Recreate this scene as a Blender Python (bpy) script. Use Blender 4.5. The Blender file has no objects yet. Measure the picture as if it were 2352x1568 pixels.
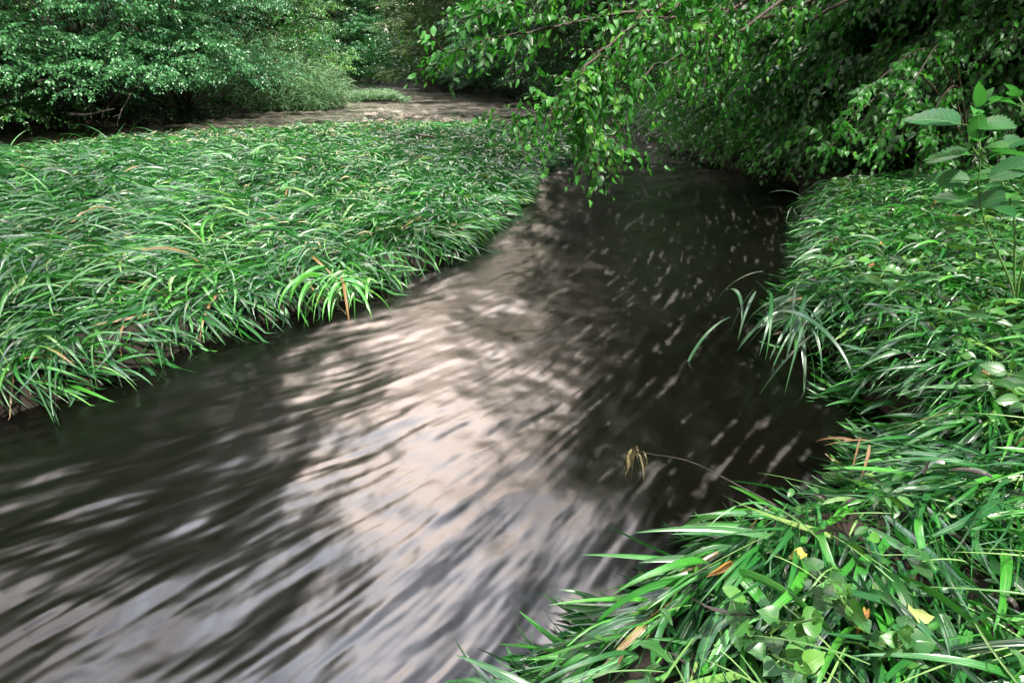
import bpy, math
import numpy as np
from mathutils import Vector

R = math.radians
rng = np.random.default_rng(7)
scene = bpy.context.scene
col = scene.collection

# ------------------------------------------------------------------ camera
CAM = np.array([0.0, 0.0, 1.5])
PITCH = R(26.2)                      # below the horizon
FPX, CU, CV = 1307.0, 1176.0, 784.0  # focal length and centre in a 2352 px wide picture
cd = bpy.data.cameras.new("camera")
cd.sensor_width = 36.0
cd.lens = FPX / 2352 * 36
cd.clip_start, cd.clip_end = 0.05, 600
cam = bpy.data.objects.new("camera", cd)
cam.location = CAM
cam.rotation_euler = (math.pi / 2 - PITCH, 0, 0)
col.objects.link(cam)
scene.camera = cam

# ------------------------------------------------------------------ world, sun, exposure
SUN_AZ, SUN_EL = R(148), R(49)       # azimuth from +Y towards +X
w = bpy.data.worlds.new("World")
scene.world = w
w.use_nodes = True
nt = w.node_tree
nt.nodes.clear()
out = nt.nodes.new("ShaderNodeOutputWorld")
bg = nt.nodes.new("ShaderNodeBackground")
sky = nt.nodes.new("ShaderNodeTexSky")
sky.sky_type = 'NISHITA'
sky.sun_disc = False
sky.sun_elevation = SUN_EL
sky.sun_rotation = SUN_AZ
sky.altitude = 200
sky.dust_density = 2.0
tc = nt.nodes.new("ShaderNodeTexCoord")
mp = nt.nodes.new("ShaderNodeMapping")
mp.inputs['Scale'].default_value = (1.0, 1.0, 2.2)
nz = nt.nodes.new("ShaderNodeTexNoise")
nz.inputs['Scale'].default_value = 2.1
nz.inputs['Detail'].default_value = 7
nz.inputs['Roughness'].default_value = 0.55
cr = nt.nodes.new("ShaderNodeValToRGB")
cr.color_ramp.elements[0].position = 0.40
cr.color_ramp.elements[1].position = 0.58
mx = nt.nodes.new("ShaderNodeMixRGB")
L = nt.links.new
# warm cloud low down, cooler cloud higher up
sz = nt.nodes.new("ShaderNodeSeparateXYZ"); L(tc.outputs['Generated'], sz.inputs[0])
hr_ = nt.nodes.new("ShaderNodeMapRange"); hr_.inputs[1].default_value = .5; hr_.inputs[2].default_value = .85; L(sz.outputs[2], hr_.inputs[0])
cc = nt.nodes.new("ShaderNodeMixRGB"); cc.inputs[1].default_value = (12.6, 9.8, 7.8, 1); cc.inputs[2].default_value = (7.6, 8.0, 9.2, 1)
L(hr_.outputs[0], cc.inputs[0])
# the clouds are brightest in the gap ahead, upstream and a little to the left
vd = nt.nodes.new("ShaderNodeVectorMath"); vd.operation = 'DOT_PRODUCT'
ga, ge = R(-16), R(36)
vd.inputs[1].default_value = (math.sin(ga) * math.cos(ge), math.cos(ga) * math.cos(ge), math.sin(ge))
vn = nt.nodes.new("ShaderNodeVectorMath"); vn.operation = 'NORMALIZE'
L(tc.outputs['Generated'], vn.inputs[0]); L(vn.outputs[0], vd.inputs[0])
gr_ = nt.nodes.new("ShaderNodeMapRange"); gr_.interpolation_type = 'SMOOTHSTEP'
gr_.inputs[1].default_value = .72; gr_.inputs[2].default_value = 1.0; gr_.inputs[3].default_value = .6; gr_.inputs[4].default_value = 5.2
L(vd.outputs['Value'], gr_.inputs[0])
vs = nt.nodes.new("ShaderNodeVectorMath"); vs.operation = 'SCALE'
L(cc.outputs[0], vs.inputs[0]); L(gr_.outputs[0], vs.inputs['Scale']); L(vs.outputs[0], mx.inputs[2])
L(tc.outputs['Generated'], mp.inputs[0]); L(mp.outputs[0], nz.inputs['Vector'])
L(nz.outputs[0], cr.inputs[0]); L(cr.outputs[0], mx.inputs[0])
L(sky.outputs[0], mx.inputs[1]); L(mx.outputs[0], bg.inputs[0])
bg.inputs[1].default_value = 0.1
L(bg.outputs[0], out.inputs[0])

sd = bpy.data.lights.new("sun", 'SUN')
sd.energy = 3.4
sd.angle = R(3)
sd.color = (1.0, 0.94, 0.84)
sun = bpy.data.objects.new("sun", sd)
dv = Vector((math.sin(SUN_AZ) * math.cos(SUN_EL), math.cos(SUN_AZ) * math.cos(SUN_EL), math.sin(SUN_EL)))
sun.rotation_euler = dv.to_track_quat('Z', 'Y').to_euler()
col.objects.link(sun)

scene.view_settings.view_transform = 'Standard'
scene.view_settings.look = 'None'
scene.view_settings.gamma = 1.0
scene.view_settings.exposure = 2.0
scene.cycles.max_bounces = 6
scene.cycles.diffuse_bounces = 3
scene.cycles.glossy_bounces = 3
scene.cycles.transmission_bounces = 4
scene.cycles.sample_clamp_indirect = 6

# ------------------------------------------------------------------ picture <-> place helpers
cp, sp = math.cos(PITCH), math.sin(PITCH)
def ray(u, v):
    x = (u - CU) / FPX; y = -(v - CV) / FPX
    return np.array([x, cp + y * sp, -sp + y * cp])
def onz(u, v, z=0.0):
    d = ray(u, v); t = (z - CAM[2]) / d[2]
    return CAM + d * t
def aty(u, v, y):
    d = ray(u, v)
    return CAM + d * (y / d[1])

# ------------------------------------------------------------------ numpy noise
def hash2(ix, iy, seed=0):
    h = (ix.astype(np.int64) * 374761393 + iy.astype(np.int64) * 668265263 + seed * 974634777) & 0xffffffff
    h = ((h ^ (h >> 13)) * 1274126177) & 0xffffffff
    return ((h ^ (h >> 16)) & 0xffff) / 65535.0
def vnoise(x, y, seed=0):
    ix, iy = np.floor(x), np.floor(y)
    fx, fy = x - ix, y - iy
    fx = fx * fx * (3 - 2 * fx); fy = fy * fy * (3 - 2 * fy)
    a = hash2(ix, iy, seed); b = hash2(ix + 1, iy, seed)
    c = hash2(ix, iy + 1, seed); d = hash2(ix + 1, iy + 1, seed)
    return (a + (b - a) * fx) * (1 - fy) + (c + (d - c) * fx) * fy
def fbm(x, y, seed=0, oct=4):
    s = 0; a = 0.5; n = 0
    for i in range(oct):
        s = s + a * vnoise(x * 2**i, y * 2**i, seed + i); n += a; a *= 0.5
    return s / n
def sstep(a, b, x):
    t = np.clip((x - a) / (b - a), 0, 1)
    return t * t * (3 - 2 * t)
def norm(v):
    return v / np.maximum(np.linalg.norm(v, axis=-1, keepdims=True), 1e-9)

# ------------------------------------------------------------------ mesh builders
def link_mesh(name, verts, loops, counts, mat, parent=None, rnd=None, uv=None, smooth=False, extra=None):
    me = bpy.data.meshes.new(name)
    nv = len(verts); nl = len(loops); nf = len(counts)
    me.vertices.add(nv); me.vertices.foreach_set('co', np.ascontiguousarray(verts, dtype=np.float32).ravel())
    me.loops.add(nl); me.loops.foreach_set('vertex_index', np.ascontiguousarray(loops, dtype=np.int32))
    me.polygons.add(nf)
    st = np.zeros(nf, dtype=np.int32); st[1:] = np.cumsum(counts)[:-1]
    me.polygons.foreach_set('loop_start', st)
    me.polygons.foreach_set('loop_total', np.ascontiguousarray(counts, dtype=np.int32))
    if smooth:
        me.polygons.foreach_set('use_smooth', np.ones(nf, dtype=bool))
    me.update(calc_edges=True)
    if rnd is not None:
        a = me.attributes.new('rnd', 'FLOAT', 'POINT'); a.data.foreach_set('value', np.ascontiguousarray(rnd, dtype=np.float32))
    if uv is not None:
        a = me.attributes.new('luv', 'FLOAT_VECTOR', 'POINT')
        uv3 = np.zeros((nv, 3), dtype=np.float32); uv3[:, :2] = uv
        a.data.foreach_set('vector', uv3.ravel())
    for k, vals in (extra or {}).items():
        a = me.attributes.new(k, 'FLOAT', 'POINT'); a.data.foreach_set('value', np.ascontiguousarray(vals, dtype=np.float32).ravel())
    for m in (mat if isinstance(mat, (list, tuple)) else [mat]):
        me.materials.append(m)
    o = bpy.data.objects.new(name, me)
    if parent is not None: o.parent = parent
    col.objects.link(o)
    return o

class Geo:
    """Collects pieces; build() links them as one mesh object."""
    def __init__(s): s.v = []; s.l = []; s.c = []; s.r = []; s.u = []; s.n = 0
    def add(s, v, l, c, r=None, u=None):
        v = np.asarray(v, float).reshape(-1, 3)
        s.v.append(v); s.l.append(np.asarray(l).ravel() + s.n); s.c.append(np.asarray(c).ravel())
        s.r.append(np.full(len(v), 0.5) if r is None else r)
        s.u.append(np.zeros((len(v), 2)) if u is None else u)
        s.n += len(v)
    def build(s, name, mat, parent=None, smooth=True):
        v = np.concatenate(s.v)
        if parent is not None: v = v - np.array(parent.location)
        return link_mesh(name, v, np.concatenate(s.l), np.concatenate(s.c), mat, parent,
                         np.concatenate(s.r), np.concatenate(s.u), smooth)

def tube(g, pts, rad, sides=6, r=0.5):
    pts = np.asarray(pts, float); n = len(pts)
    rad = np.broadcast_to(np.asarray(rad, float), (n,))
    T = norm(np.gradient(pts, axis=0))
    ref = np.array([0.31, 0.17, 0.93]) if abs(T[0][2]) < 0.8 else np.array([0.9, 0.3, 0.1])
    A = norm(np.cross(T, ref)); B = np.cross(T, A)
    ang = np.arange(sides) * 2 * math.pi / sides
    V = pts[:, None] + rad[:, None, None] * (np.cos(ang)[None, :, None] * A[:, None] + np.sin(ang)[None, :, None] * B[:, None])
    i = np.arange(n - 1)[:, None]; j = np.arange(sides)[None]; k = (j + 1) % sides
    q = np.stack([i * sides + j, i * sides + k, (i + 1) * sides + k, (i + 1) * sides + j], -1).reshape(-1, 4)
    loops = q.ravel(); counts = np.full(len(q), 4)
    loops = np.concatenate([loops, np.arange(sides)[::-1], (n - 1) * sides + np.arange(sides)])
    counts = np.concatenate([counts, [sides, sides]])
    uu = np.zeros((n * sides, 2)); uu[:, 1] = np.repeat(np.linspace(0, 1, n), sides)
    g.add(V.reshape(-1, 3), loops, counts, np.full(n * sides, r), uu)

def wander(p0, p1, n=8, amp=0.1, sag=0.0, seed=None):
    rr = np.random.default_rng(seed) if seed is not None else rng
    t = np.linspace(0, 1, n)[:, None]
    p0, p1 = np.asarray(p0, float), np.asarray(p1, float)
    P = p0 + (p1 - p0) * t
    Ln = np.linalg.norm(p1 - p0)
    off = rr.normal(0, amp * Ln, (4, 3))
    for k in range(4):
        P = P + off[k] * np.sin(math.pi * (k + 1) * t) / (k + 1)**1.3
    P[:, 2] -= sag * Ln * (4 * t[:, 0] * (1 - t[:, 0]))
    return P

def leaf_template(kind):
    """verts, faces, uv of a leaf of length 1 along +Y, lying in XY, normal +Z"""
    if kind == 'far':
        v = [(0, 0, 0), (-.27, .42, .07), (0, 1, -.08), (.27, .42, .07)]
        f = [(0, 3, 2), (0, 2, 1)]
        uv = [(0, 0), (-1, .4), (0, 1), (1, .4)]
        return np.array(v, float), f, np.array(uv, float)
    if kind == 'mid':
        st = [(0, 0), (.25, .26), (.55, .29), (.82, .14), (1.0, 0)]
    elif kind == 'heart':
        st = [(0, 0), (.06, .24), (.25, .36), (.48, .34), (.7, .22), (.87, .09), (1.0, 0)]
    elif kind == 'oval':
        st = [(0, 0), (.1, .13), (.28, .25), (.5, .29), (.7, .24), (.87, .12), (1.0, 0)]
    v = []; uv = []; cols = []
    for i, (t, wd) in enumerate(st):
        z = -.16 * t * t + .05 * math.sin(t * 5)
        if wd == 0:
            cols.append((len(v),)); v.append((0, t, z)); uv.append((0, t))
        else:
            rip = .035 * (1 if i % 2 else -1)
            cols.append((len(v), len(v) + 1, len(v) + 2))
            v += [(-wd, t - .03, z + wd * .28 + rip), (0, t, z), (wd, t - .03, z + wd * .28 - rip)]
            uv += [(-1, t), (0, t), (1, t)]
    f = []
    for a, b in zip(cols[:-1], cols[1:]):
        if len(a) == 1: f += [(a[0], b[1], b[0]), (a[0], b[2], b[1])]
        elif len(b) == 1: f += [(a[0], a[1], b[0]), (a[1], a[2], b[0])]
        else: f += [(a[0], a[1], b[1], b[0]), (a[1], a[2], b[2], b[1])]
    return np.array(v, float), f, np.array(uv, float)
def serrated(n=9, wmax=.27):
    """toothed leaf outline"""
    v = []; uv = []; cols = []
    for i in range(2 * n + 1):
        t = i / (2 * n); base = wmax * math.sin(math.pi * t**.8)**.8 if 0 < t < 1 else 0
        wd = base * (1.0 if i % 2 else .88)
        z = -.2 * t * t
        if base < 1e-6: cols.append((len(v),)); v.append((0, t, z)); uv.append((0, t))
        else:
            cols.append((len(v), len(v) + 1, len(v) + 2))
            dt = .02 if i % 2 else -.012
            v += [(-wd, t + dt, z + wd * .3), (0, t, z), (wd, t + dt, z + wd * .3)]
            uv += [(-1, t), (0, t), (1, t)]
    f = []
    for a, b in zip(cols[:-1], cols[1:]):
        if len(a) == 1: f += [(a[0], b[1], b[0]), (a[0], b[2], b[1])]
        elif len(b) == 1: f += [(a[0], a[1], b[0]), (a[1], a[2], b[0])]
        else: f += [(a[0], a[1], b[1], b[0]), (a[1], a[2], b[2], b[1])]
    return np.array(v, float), f, np.array(uv, float)
TPL = {k: leaf_template(k) for k in ('far', 'mid', 'heart', 'oval')}
TPL['serrated'] = serrated()

def leaves(g, kind, pos, ydir, nrm, size, rnd, wid=1.0, curl=None):
    tv, tf, tuv = TPL[kind]
    N = len(pos); m = len(tv)
    y = norm(ydir); z = nrm - (nrm * y).sum(-1, keepdims=True) * y
    z = norm(z); x = np.cross(y, z)
    size = np.broadcast_to(size, (N,)); wid = np.broadcast_to(wid, (N,))
    c = np.ones(N) if curl is None else curl
    V = pos[:, None] + size[:, None, None] * (
        tv[None, :, 0, None] * wid[:, None, None] * x[:, None] + tv[None, :, 1, None] * y[:, None]
        + tv[None, :, 2, None] * c[:, None, None] * z[:, None])
    tl = np.concatenate([np.array(f) for f in tf]); tcn = np.array([len(f) for f in tf])
    loops = (tl[None] + (np.arange(N) * m)[:, None]).ravel()
    g.add(V.reshape(-1, 3), loops, np.tile(tcn, N), np.repeat(rnd, m), np.tile(tuv, (N, 1)))

def sprays(gl, gb, kind, P, D, Ln, K, lsize, droop=.25, hang=.3, tint=.5, tw=.25, rr=None, twig=.004, nsc=.7, flat=.4, wid=1.0):
    """leafy twigs: N twigs from P along D, K leaves each"""
    rr = rr or rng
    N = len(P); D = norm(D)
    Ln = np.broadcast_to(Ln, (N,))
    s = (np.arange(K) + .6) / K
    s = s[None] + rr.uniform(-.4, .4, (N, K)) / K
    pts = P[:, None] + D[:, None] * (s * Ln[:, None])[..., None]
    pts[..., 2] -= droop * Ln[:, None] * s**2
    T = D[:, None] * np.ones((1, K, 1)); T = T.copy(); T[..., 2] -= 2 * droop * s
    T = norm(T)
    up = np.zeros((N, K, 3)); up[..., 2] = 1
    tilt = rr.normal(0, flat, (N, 1, 3)); up = norm(up + tilt)
    S = norm(np.cross(T, up) + 1e-6)
    side = np.where(np.arange(K) % 2, 1., -1.)[None, :, None]
    yd = T * rr.uniform(.3, .9, (N, K, 1)) + S * side * rr.uniform(.5, 1., (N, K, 1))
    yd[..., 2] -= hang * rr.uniform(.4, 1.6, (N, K))
    yd = norm(yd) + rr.normal(0, .18, (N, K, 3))
    nr = up + rr.normal(0, nsc, (N, K, 3))
    sz = lsize * rr.uniform(.65, 1.2, (N, K)) * (1.08 - .45 * s**2)
    base = tint + rr.normal(0, tw * .5, (N, 1)) + rr.normal(0, tw * .6, (N, K))
    leaves(gl, kind, (pts + S * side * lsize * .12).reshape(-1, 3), yd.reshape(-1, 3), nr.reshape(-1, 3),
           sz.ravel(), np.clip(base.ravel(), 0, 1), rr.uniform(.65, 1.05, N * K) * wid)
    if gb is not None:
        M = 5
        t = np.linspace(0, 1, M)[None]
        q = P[:, None] + D[:, None] * (t * Ln[:, None])[..., None]
        q[..., 2] -= droop * Ln[:, None] * t**2
        A = norm(np.cross(D, np.array([.2, .1, 1.]))); B = np.cross(D, A)
        ang = np.arange(3) * 2.0944
        ring = np.cos(ang)[:, None] * A[:, None] + np.sin(ang)[:, None] * B[:, None]
        rad = twig * (1 - .75 * t)
        V = q[:, :, None] + rad[..., None, None] * ring[:, None]
        i = np.arange(M - 1)[:, None]; j = np.arange(3)[None]; k = (j + 1) % 3
        qd = np.stack([i * 3 + j, i * 3 + k, (i + 1) * 3 + k, (i + 1) * 3 + j], -1).reshape(-1)
        loops = (qd[None] + (np.arange(N) * M * 3)[:, None]).ravel()
        gb.add(V.reshape(-1, 3), loops, np.full(N * (M - 1) * 3, 4))

# ------------------------------------------------------------------ materials
def mat(name):
    m = bpy.data.materials.new(name); m.use_nodes = True
    n = m.node_tree; n.nodes.clear()
    return m, n, n.nodes.new("ShaderNodeOutputMaterial")
def leaf_mat(name, cols, rough=.42, trans=.3, spec=.5, veins=0.0, tcol=(.12, .3, .02), blade=False):
    m, n, o = mat(name)
    at = n.nodes.new("ShaderNodeAttribute"); at.attribute_name = 'rnd'
    rp = n.nodes.new("ShaderNodeValToRGB")
    e = rp.color_ramp.elements
    while len(e) < len(cols): e.new(.5)
    for i, (p, c) in enumerate(cols):
        e[i].position = p; e[i].color = (*c, 1)
    n.links.new(at.outputs['Fac'], rp.inputs[0])
    colour = rp.outputs[0]
    luv = n.nodes.new("ShaderNodeAttribute"); luv.attribute_name = 'luv'
    sx = n.nodes.new("ShaderNodeSeparateXYZ"); n.links.new(luv.outputs['Vector'], sx.inputs[0])
    ab = n.nodes.new("ShaderNodeMath"); ab.operation = 'ABSOLUTE'; n.links.new(sx.outputs[0], ab.inputs[0])
    # blotches
    tcn = n.nodes.new("ShaderNodeTexCoord")
    nz = n.nodes.new("ShaderNodeTexNoise"); nz.inputs['Scale'].default_value = 30; nz.inputs['Detail'].default_value = 3
    n.links.new(tcn.outputs['Object'], nz.inputs['Vector'])
    mr = n.nodes.new("ShaderNodeMapRange"); mr.inputs[3].default_value = .7; mr.inputs[4].default_value = 1.3
    n.links.new(nz.outputs[0], mr.inputs[0])
    mu = n.nodes.new("ShaderNodeMixRGB"); mu.blend_type = 'MULTIPLY'; mu.inputs[0].default_value = 1
    n.links.new(colour, mu.inputs[1]); n.links.new(mr.outputs[0], mu.inputs[2])
    colour = mu.outputs[0]
    p = n.nodes.new("ShaderNodeBsdfPrincipled")
    if veins > 0:
        # midrib plus side veins running up and out
        v1 = n.nodes.new("ShaderNodeMath"); v1.operation = 'MULTIPLY_ADD'
        v1.inputs[1].default_value = -.28; n.links.new(ab.outputs[0], v1.inputs[0]); n.links.new(sx.outputs[1], v1.inputs[2])
        v2 = n.nodes.new("ShaderNodeMath"); v2.operation = 'MULTIPLY'; v2.inputs[1].default_value = 60 if not blade else 0; n.links.new(v1.outputs[0], v2.inputs[0])
        v3 = n.nodes.new("ShaderNodeMath"); v3.operation = 'SINE'; n.links.new(v2.outputs[0], v3.inputs[0])
        if blade:
            v2.inputs[1].default_value = 14; n.links.new(ab.outputs[0], v2.inputs[0])
        rib = n.nodes.new("ShaderNodeMapRange"); rib.inputs[1].default_value = 0; rib.inputs[2].default_value = .09
        rib.inputs[3].default_value = 1; rib.inputs[4].default_value = 0; n.links.new(ab.outputs[0], rib.inputs[0])
        vv = n.nodes.new("ShaderNodeMapRange"); vv.inputs[1].default_value = .75; vv.inputs[2].default_value = 1; vv.inputs[4].default_value = .55
        n.links.new(v3.outputs[0], vv.inputs[0])
        mxx = n.nodes.new("ShaderNodeMath"); mxx.operation = 'MAXIMUM'; n.links.new(rib.outputs[0], mxx.inputs[0]); n.links.new(vv.outputs[0], mxx.inputs[1])
        lt = n.nodes.new("ShaderNodeMixRGB"); lt.blend_type = 'MIX'
        sc = n.nodes.new("ShaderNodeMath"); sc.operation = 'MULTIPLY'; sc.inputs[1].default_value = veins; n.links.new(mxx.outputs[0], sc.inputs[0])
        n.links.new(sc.outputs[0], lt.inputs[0]); n.links.new(colour, lt.inputs[1]); lt.inputs[2].default_value = (.2, .33, .1, 1)
        colour = lt.outputs[0]
        bp = n.nodes.new("ShaderNodeBump"); bp.inputs['Strength'].default_value = .35; bp.inputs['Distance'].default_value = .004; bp.invert = True
        n.links.new(mxx.outputs[0], bp.inputs['Height']); n.links.new(bp.outputs[0], p.inputs['Normal'])
    n.links.new(colour, p.inputs['Base Color'])
    p.inputs['Roughness'].default_value = rough
    p.inputs['Specular IOR Level'].default_value = spec
    tr = n.nodes.new("ShaderNodeBsdfTranslucent")
    tm = n.nodes.new("ShaderNodeMixRGB"); tm.blend_type = 'MIX'; tm.inputs[0].default_value = .6
    n.links.new(colour, tm.inputs[1]); tm.inputs[2].default_value = (*tcol, 1); n.links.new(tm.outputs[0], tr.inputs[0])
    ms = n.nodes.new("ShaderNodeMixShader"); ms.inputs[0].default_value = trans
    n.links.new(p.outputs[0], ms.inputs[1]); n.links.new(tr.outputs[0], ms.inputs[2]); n.links.new(ms.outputs[0], o.inputs[0])
    return m
def plain(name, c1, c2, scale=20, rough=.7, spec=.4, bump=.3, detail=6):
    m, n, o = mat(name)
    tcn = n.nodes.new("ShaderNodeTexCoord")
    nz = n.nodes.new("ShaderNodeTexNoise"); nz.inputs['Scale'].default_value = scale; nz.inputs['Detail'].default_value = detail
    n.links.new(tcn.outputs['Object'], nz.inputs['Vector'])
    rp = n.nodes.new("ShaderNodeValToRGB"); rp.color_ramp.elements[0].position = .35; rp.color_ramp.elements[1].position = .65
    rp.color_ramp.elements[0].color = (*c1, 1); rp.color_ramp.elements[1].color = (*c2, 1)
    n.links.new(nz.outputs[0], rp.inputs[0])
    p = n.nodes.new("ShaderNodeBsdfPrincipled"); n.links.new(rp.outputs[0], p.inputs['Base Color'])
    p.inputs['Roughness'].default_value = rough; p.inputs['Specular IOR Level'].default_value = spec
    b = n.nodes.new("ShaderNodeBump"); b.inputs['Strength'].default_value = bump; b.inputs['Distance'].default_value = .02
    n.links.new(nz.outputs[0], b.inputs['Height']); n.links.new(b.outputs[0], p.inputs['Normal'])
    n.links.new(p.outputs[0], o.inputs[0])
    return m
G = lambda r, g, b: (r, g, b)
M_TREE = leaf_mat('leaf_deep', [(0, G(.018, .05, .02)), (.45, G(.02, .105, .025)), (.8, G(.036, .17, .025)), (1, G(.09, .24, .03))], rough=.34, trans=.28, spec=.7)
M_COOL = leaf_mat('leaf_cool', [(0, G(.014, .065, .034)), (.5, G(.034, .15, .055)), (1, G(.09, .27, .09))], rough=.33, spec=.7, trans=.38, tcol=(.08, .34, .08))
M_OLIVE = leaf_mat('leaf_olive', [(0, G(.03, .07, .02)), (.5, G(.065, .14, .04)), (1, G(.13, .22, .06))], rough=.33, trans=.25)
M_MUL = leaf_mat('leaf_bright', [(0, G(.008, .045, .012)), (.5, G(.018, .12, .015)), (.9, G(.035, .2, .018)), (1, G(.08, .25, .02))], rough=.38, trans=.36, veins=.3, tcol=(.05, .36, .015), spec=.5)
M_BIG = leaf_mat('leaf_broad', [(0, G(.01, .07, .022)), (.5, G(.018, .11, .03)), (1, G(.045, .2, .03))], rough=.45, trans=.3, veins=.35, tcol=(.06, .33, .03))
M_GRASS = leaf_mat('grass_blade', [(0, G(.006, .028, .012)), (.25, G(.012, .07, .024)), (.55, G(.014, .12, .018)), (.85, G(.05, .26, .02)), (.95, G(.16, .26, .07)), (.98, G(.24, .2, .1)), (1, G(.22, .13, .05))], rough=.3, trans=.18, spec=.95, veins=.2, blade=True, tcol=(.035, .34, .012))
M_COVER = leaf_mat('ground_leaf', [(0, G(.012, .045, .016)), (.5, G(.026, .11, .025)), (.92, G(.07, .22, .035)), (1, G(.16, .26, .04))], rough=.34, trans=.28, veins=.4)
M_REED = leaf_mat('reed_blade', [(0, G(.05, .12, .06)), (.5, G(.12, .25, .12)), (.9, G(.22, .34, .17)), (1, G(.34, .32, .2))], rough=.38, trans=.3)
M_SEED = plain('seed_head', (.2, .19, .1), (.34, .3, .19), 120, .7)
M_RAG = plain('dead_grass', (.06, .05, .025), (.13, .11, .05), 60, .7)
M_BARK = plain('bark', (.02, .016, .012), (.06, .05, .04), 12, .85)
M_TWIG = plain('twig_bark', (.02, .013, .009), (.05, .032, .02), 40, .6)
M_STEM = leaf_mat('green_stem', [(0, G(.05, .14, .03)), (1, G(.16, .28, .08))], rough=.4, trans=.1)
M_DEAD = plain('dead_plant', (.008, .007, .007), (.03, .022, .018), 60, .5)
M_STONE = plain('wet_stone', (.03, .026, .022), (.1, .085, .07), 9, .35, .6)
M_DRY = leaf_mat('dry_blade', [(0, G(.2, .1, .035)), (1, G(.3, .2, .1))], rough=.5, trans=.3, tcol=(.4, .18, .03))

# ------------------------------------------------------------------ banks: outlines of the land in the plan
def W(lst, z=0.0):
    return [tuple(onz(u, v, z)[:2]) for u, v in lst]
isl = W([(-60, 985), (60, 945), (200, 902), (330, 852), (450, 800), (560, 762), (640, 742), (720, 718), (830, 688), (900, 655),
         (1000, 615), (1085, 572), (1150, 518), (1195, 480), (1225, 440), (1245, 400), (1290, 382), (1335, 372), (1345, 335),
         (1335, 312), (1250, 297), (1100, 292), (900, 294), (700, 302), (500, 314), (300, 328), (150, 340), (0, 366), (-200, 400)])
isl = isl + [(-11.5, 7.5), (-13, 5.5), (-12, 4.0), (-8, 3.1)]
rb = [(-.45, .0), (-.22, .6)] + W([(1070, 1560), (1130, 1500), (1200, 1440), (1310, 1345), (1400, 1280), (1500, 1205), (1610, 1125)], .25) + \
     W([(1720, 1100), (1860, 1090), (1985, 1060)], .22) + W([(2020, 1000), (1990, 955), (1925, 925), (1930, 870), (1870, 820), (1800, 815), (1775, 770),
        (1790, 690), (1825, 610), (1835, 540), (1820, 470), (1815, 425), (1760, 405), (1690, 395), (1600, 362), (1540, 345), (1500, 312), (1420, 272),
        (1350, 244), (1200, 226), (1100, 216), (1000, 208), (940, 203), (880, 196), (850, 191)])
far = rb[-1]
rb = rb + [(far[0] - 6, far[1] + 12), (far[0] - 20, far[1] + 16), (10, 90), (90, 90), (90, -60), (-20, -60), (-9, -8), (-3, -1.2)]
lb = [(-60, 10.5), (-18, 12.5)] + W([(0, 306), (200, 296), (380, 285), (520, 266), (640, 253), (740, 247), (768, 240)]) + \
     W([(758, 225), (752, 205), (745, 196)])
far = lb[-1]
lb = lb + [(far[0] - 6, far[1] + 14), (far[0] - 12, far[1] + 20), (-50, 90), (-90, 90), (-90, 10)]
lb = lb
islet = W([(775, 229), (792, 235), (840, 238), (900, 238), (932, 235), (915, 230), (850, 227.5)])

def sdist(px, py, poly):
    """signed distance, positive inside"""
    px = np.asarray(px, float); py = np.asarray(py, float)
    d = np.full(px.shape, 1e9); inside = np.zeros(px.shape, bool)
    n = len(poly)
    for i in range(n):
        ax, ay = poly[i]; bx, by = poly[(i + 1) % n]
        ex, ey = bx - ax, by - ay
        t = np.clip(((px - ax) * ex + (py - ay) * ey) / (ex * ex + ey * ey + 1e-12), 0, 1)
        d = np.minimum(d, (px - ax - t * ex)**2 + (py - ay - t * ey)**2)
        c = ((ay > py) != (by > py)) & (px < ex * (py - ay) / (ey + 1e-12 * (ey == 0)) + ax)
        inside ^= c
    d = np.sqrt(d)
    return np.where(inside, d, -d)
def height(x, y):
    n = fbm(x * 1.3, y * 1.3, 3) - .5
    n2 = fbm(x * 6, y * 6, 9) - .5
    bed = -.35 + .15 * n
    di = sdist(x, y, isl); dr = sdist(x, y, rb); dl = sdist(x, y, lb); ds = sdist(x, y, islet)
    hi = np.where(di > -.4, -.1 + (.27 - .1 * sstep(6, 11, y)) * sstep(-.04, .16, di) + .05 * sstep(.3, 2.5, di) + .06 * n, -1)
    hr = np.where(dr > -.4, -.2 + .5 * sstep(-.06, .3, dr) + .16 * sstep(.3, 1.5, dr) + .12 * n + .9 * sstep(2.2, 7, dr) * sstep(3, 6, y + x * .3) + 2.5 * sstep(6, 25, dr), -1)
    hl = np.where(dl > -.4, -.2 + .5 * sstep(-.1, .7, dl) + .1 * n + .9 * sstep(1, 6, dl) + 2.5 * sstep(6, 25, dl), -1)
    hs = np.where(ds > -.4, -.12 + .2 * sstep(-.1, .4, ds), -1)
    return np.maximum.reduce([bed, hi, hr, hl, hs]) + .02 * n2
# raster of heights for quick lookup near the camera
GX0, GX1, GY0, GY1, GS = -16., 12., -3., 34., .05
gx = np.arange(GX0, GX1, GS); gy = np.arange(GY0, GY1, GS)
HX, HY = np.meshgrid(gx, gy, indexing='ij')
HG = height(HX, HY)
def hat(x, y):
    fx = np.clip((x - GX0) / GS, 0, len(gx) - 1.001); fy = np.clip((y - GY0) / GS, 0, len(gy) - 1.001)
    i = fx.astype(int); j = fy.astype(int); a = fx - i; b = fy - j
    return (HG[i, j] * (1 - a) + HG[i + 1, j] * a) * (1 - b) + (HG[i, j + 1] * (1 - a) + HG[i + 1, j + 1] * a) * b

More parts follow.
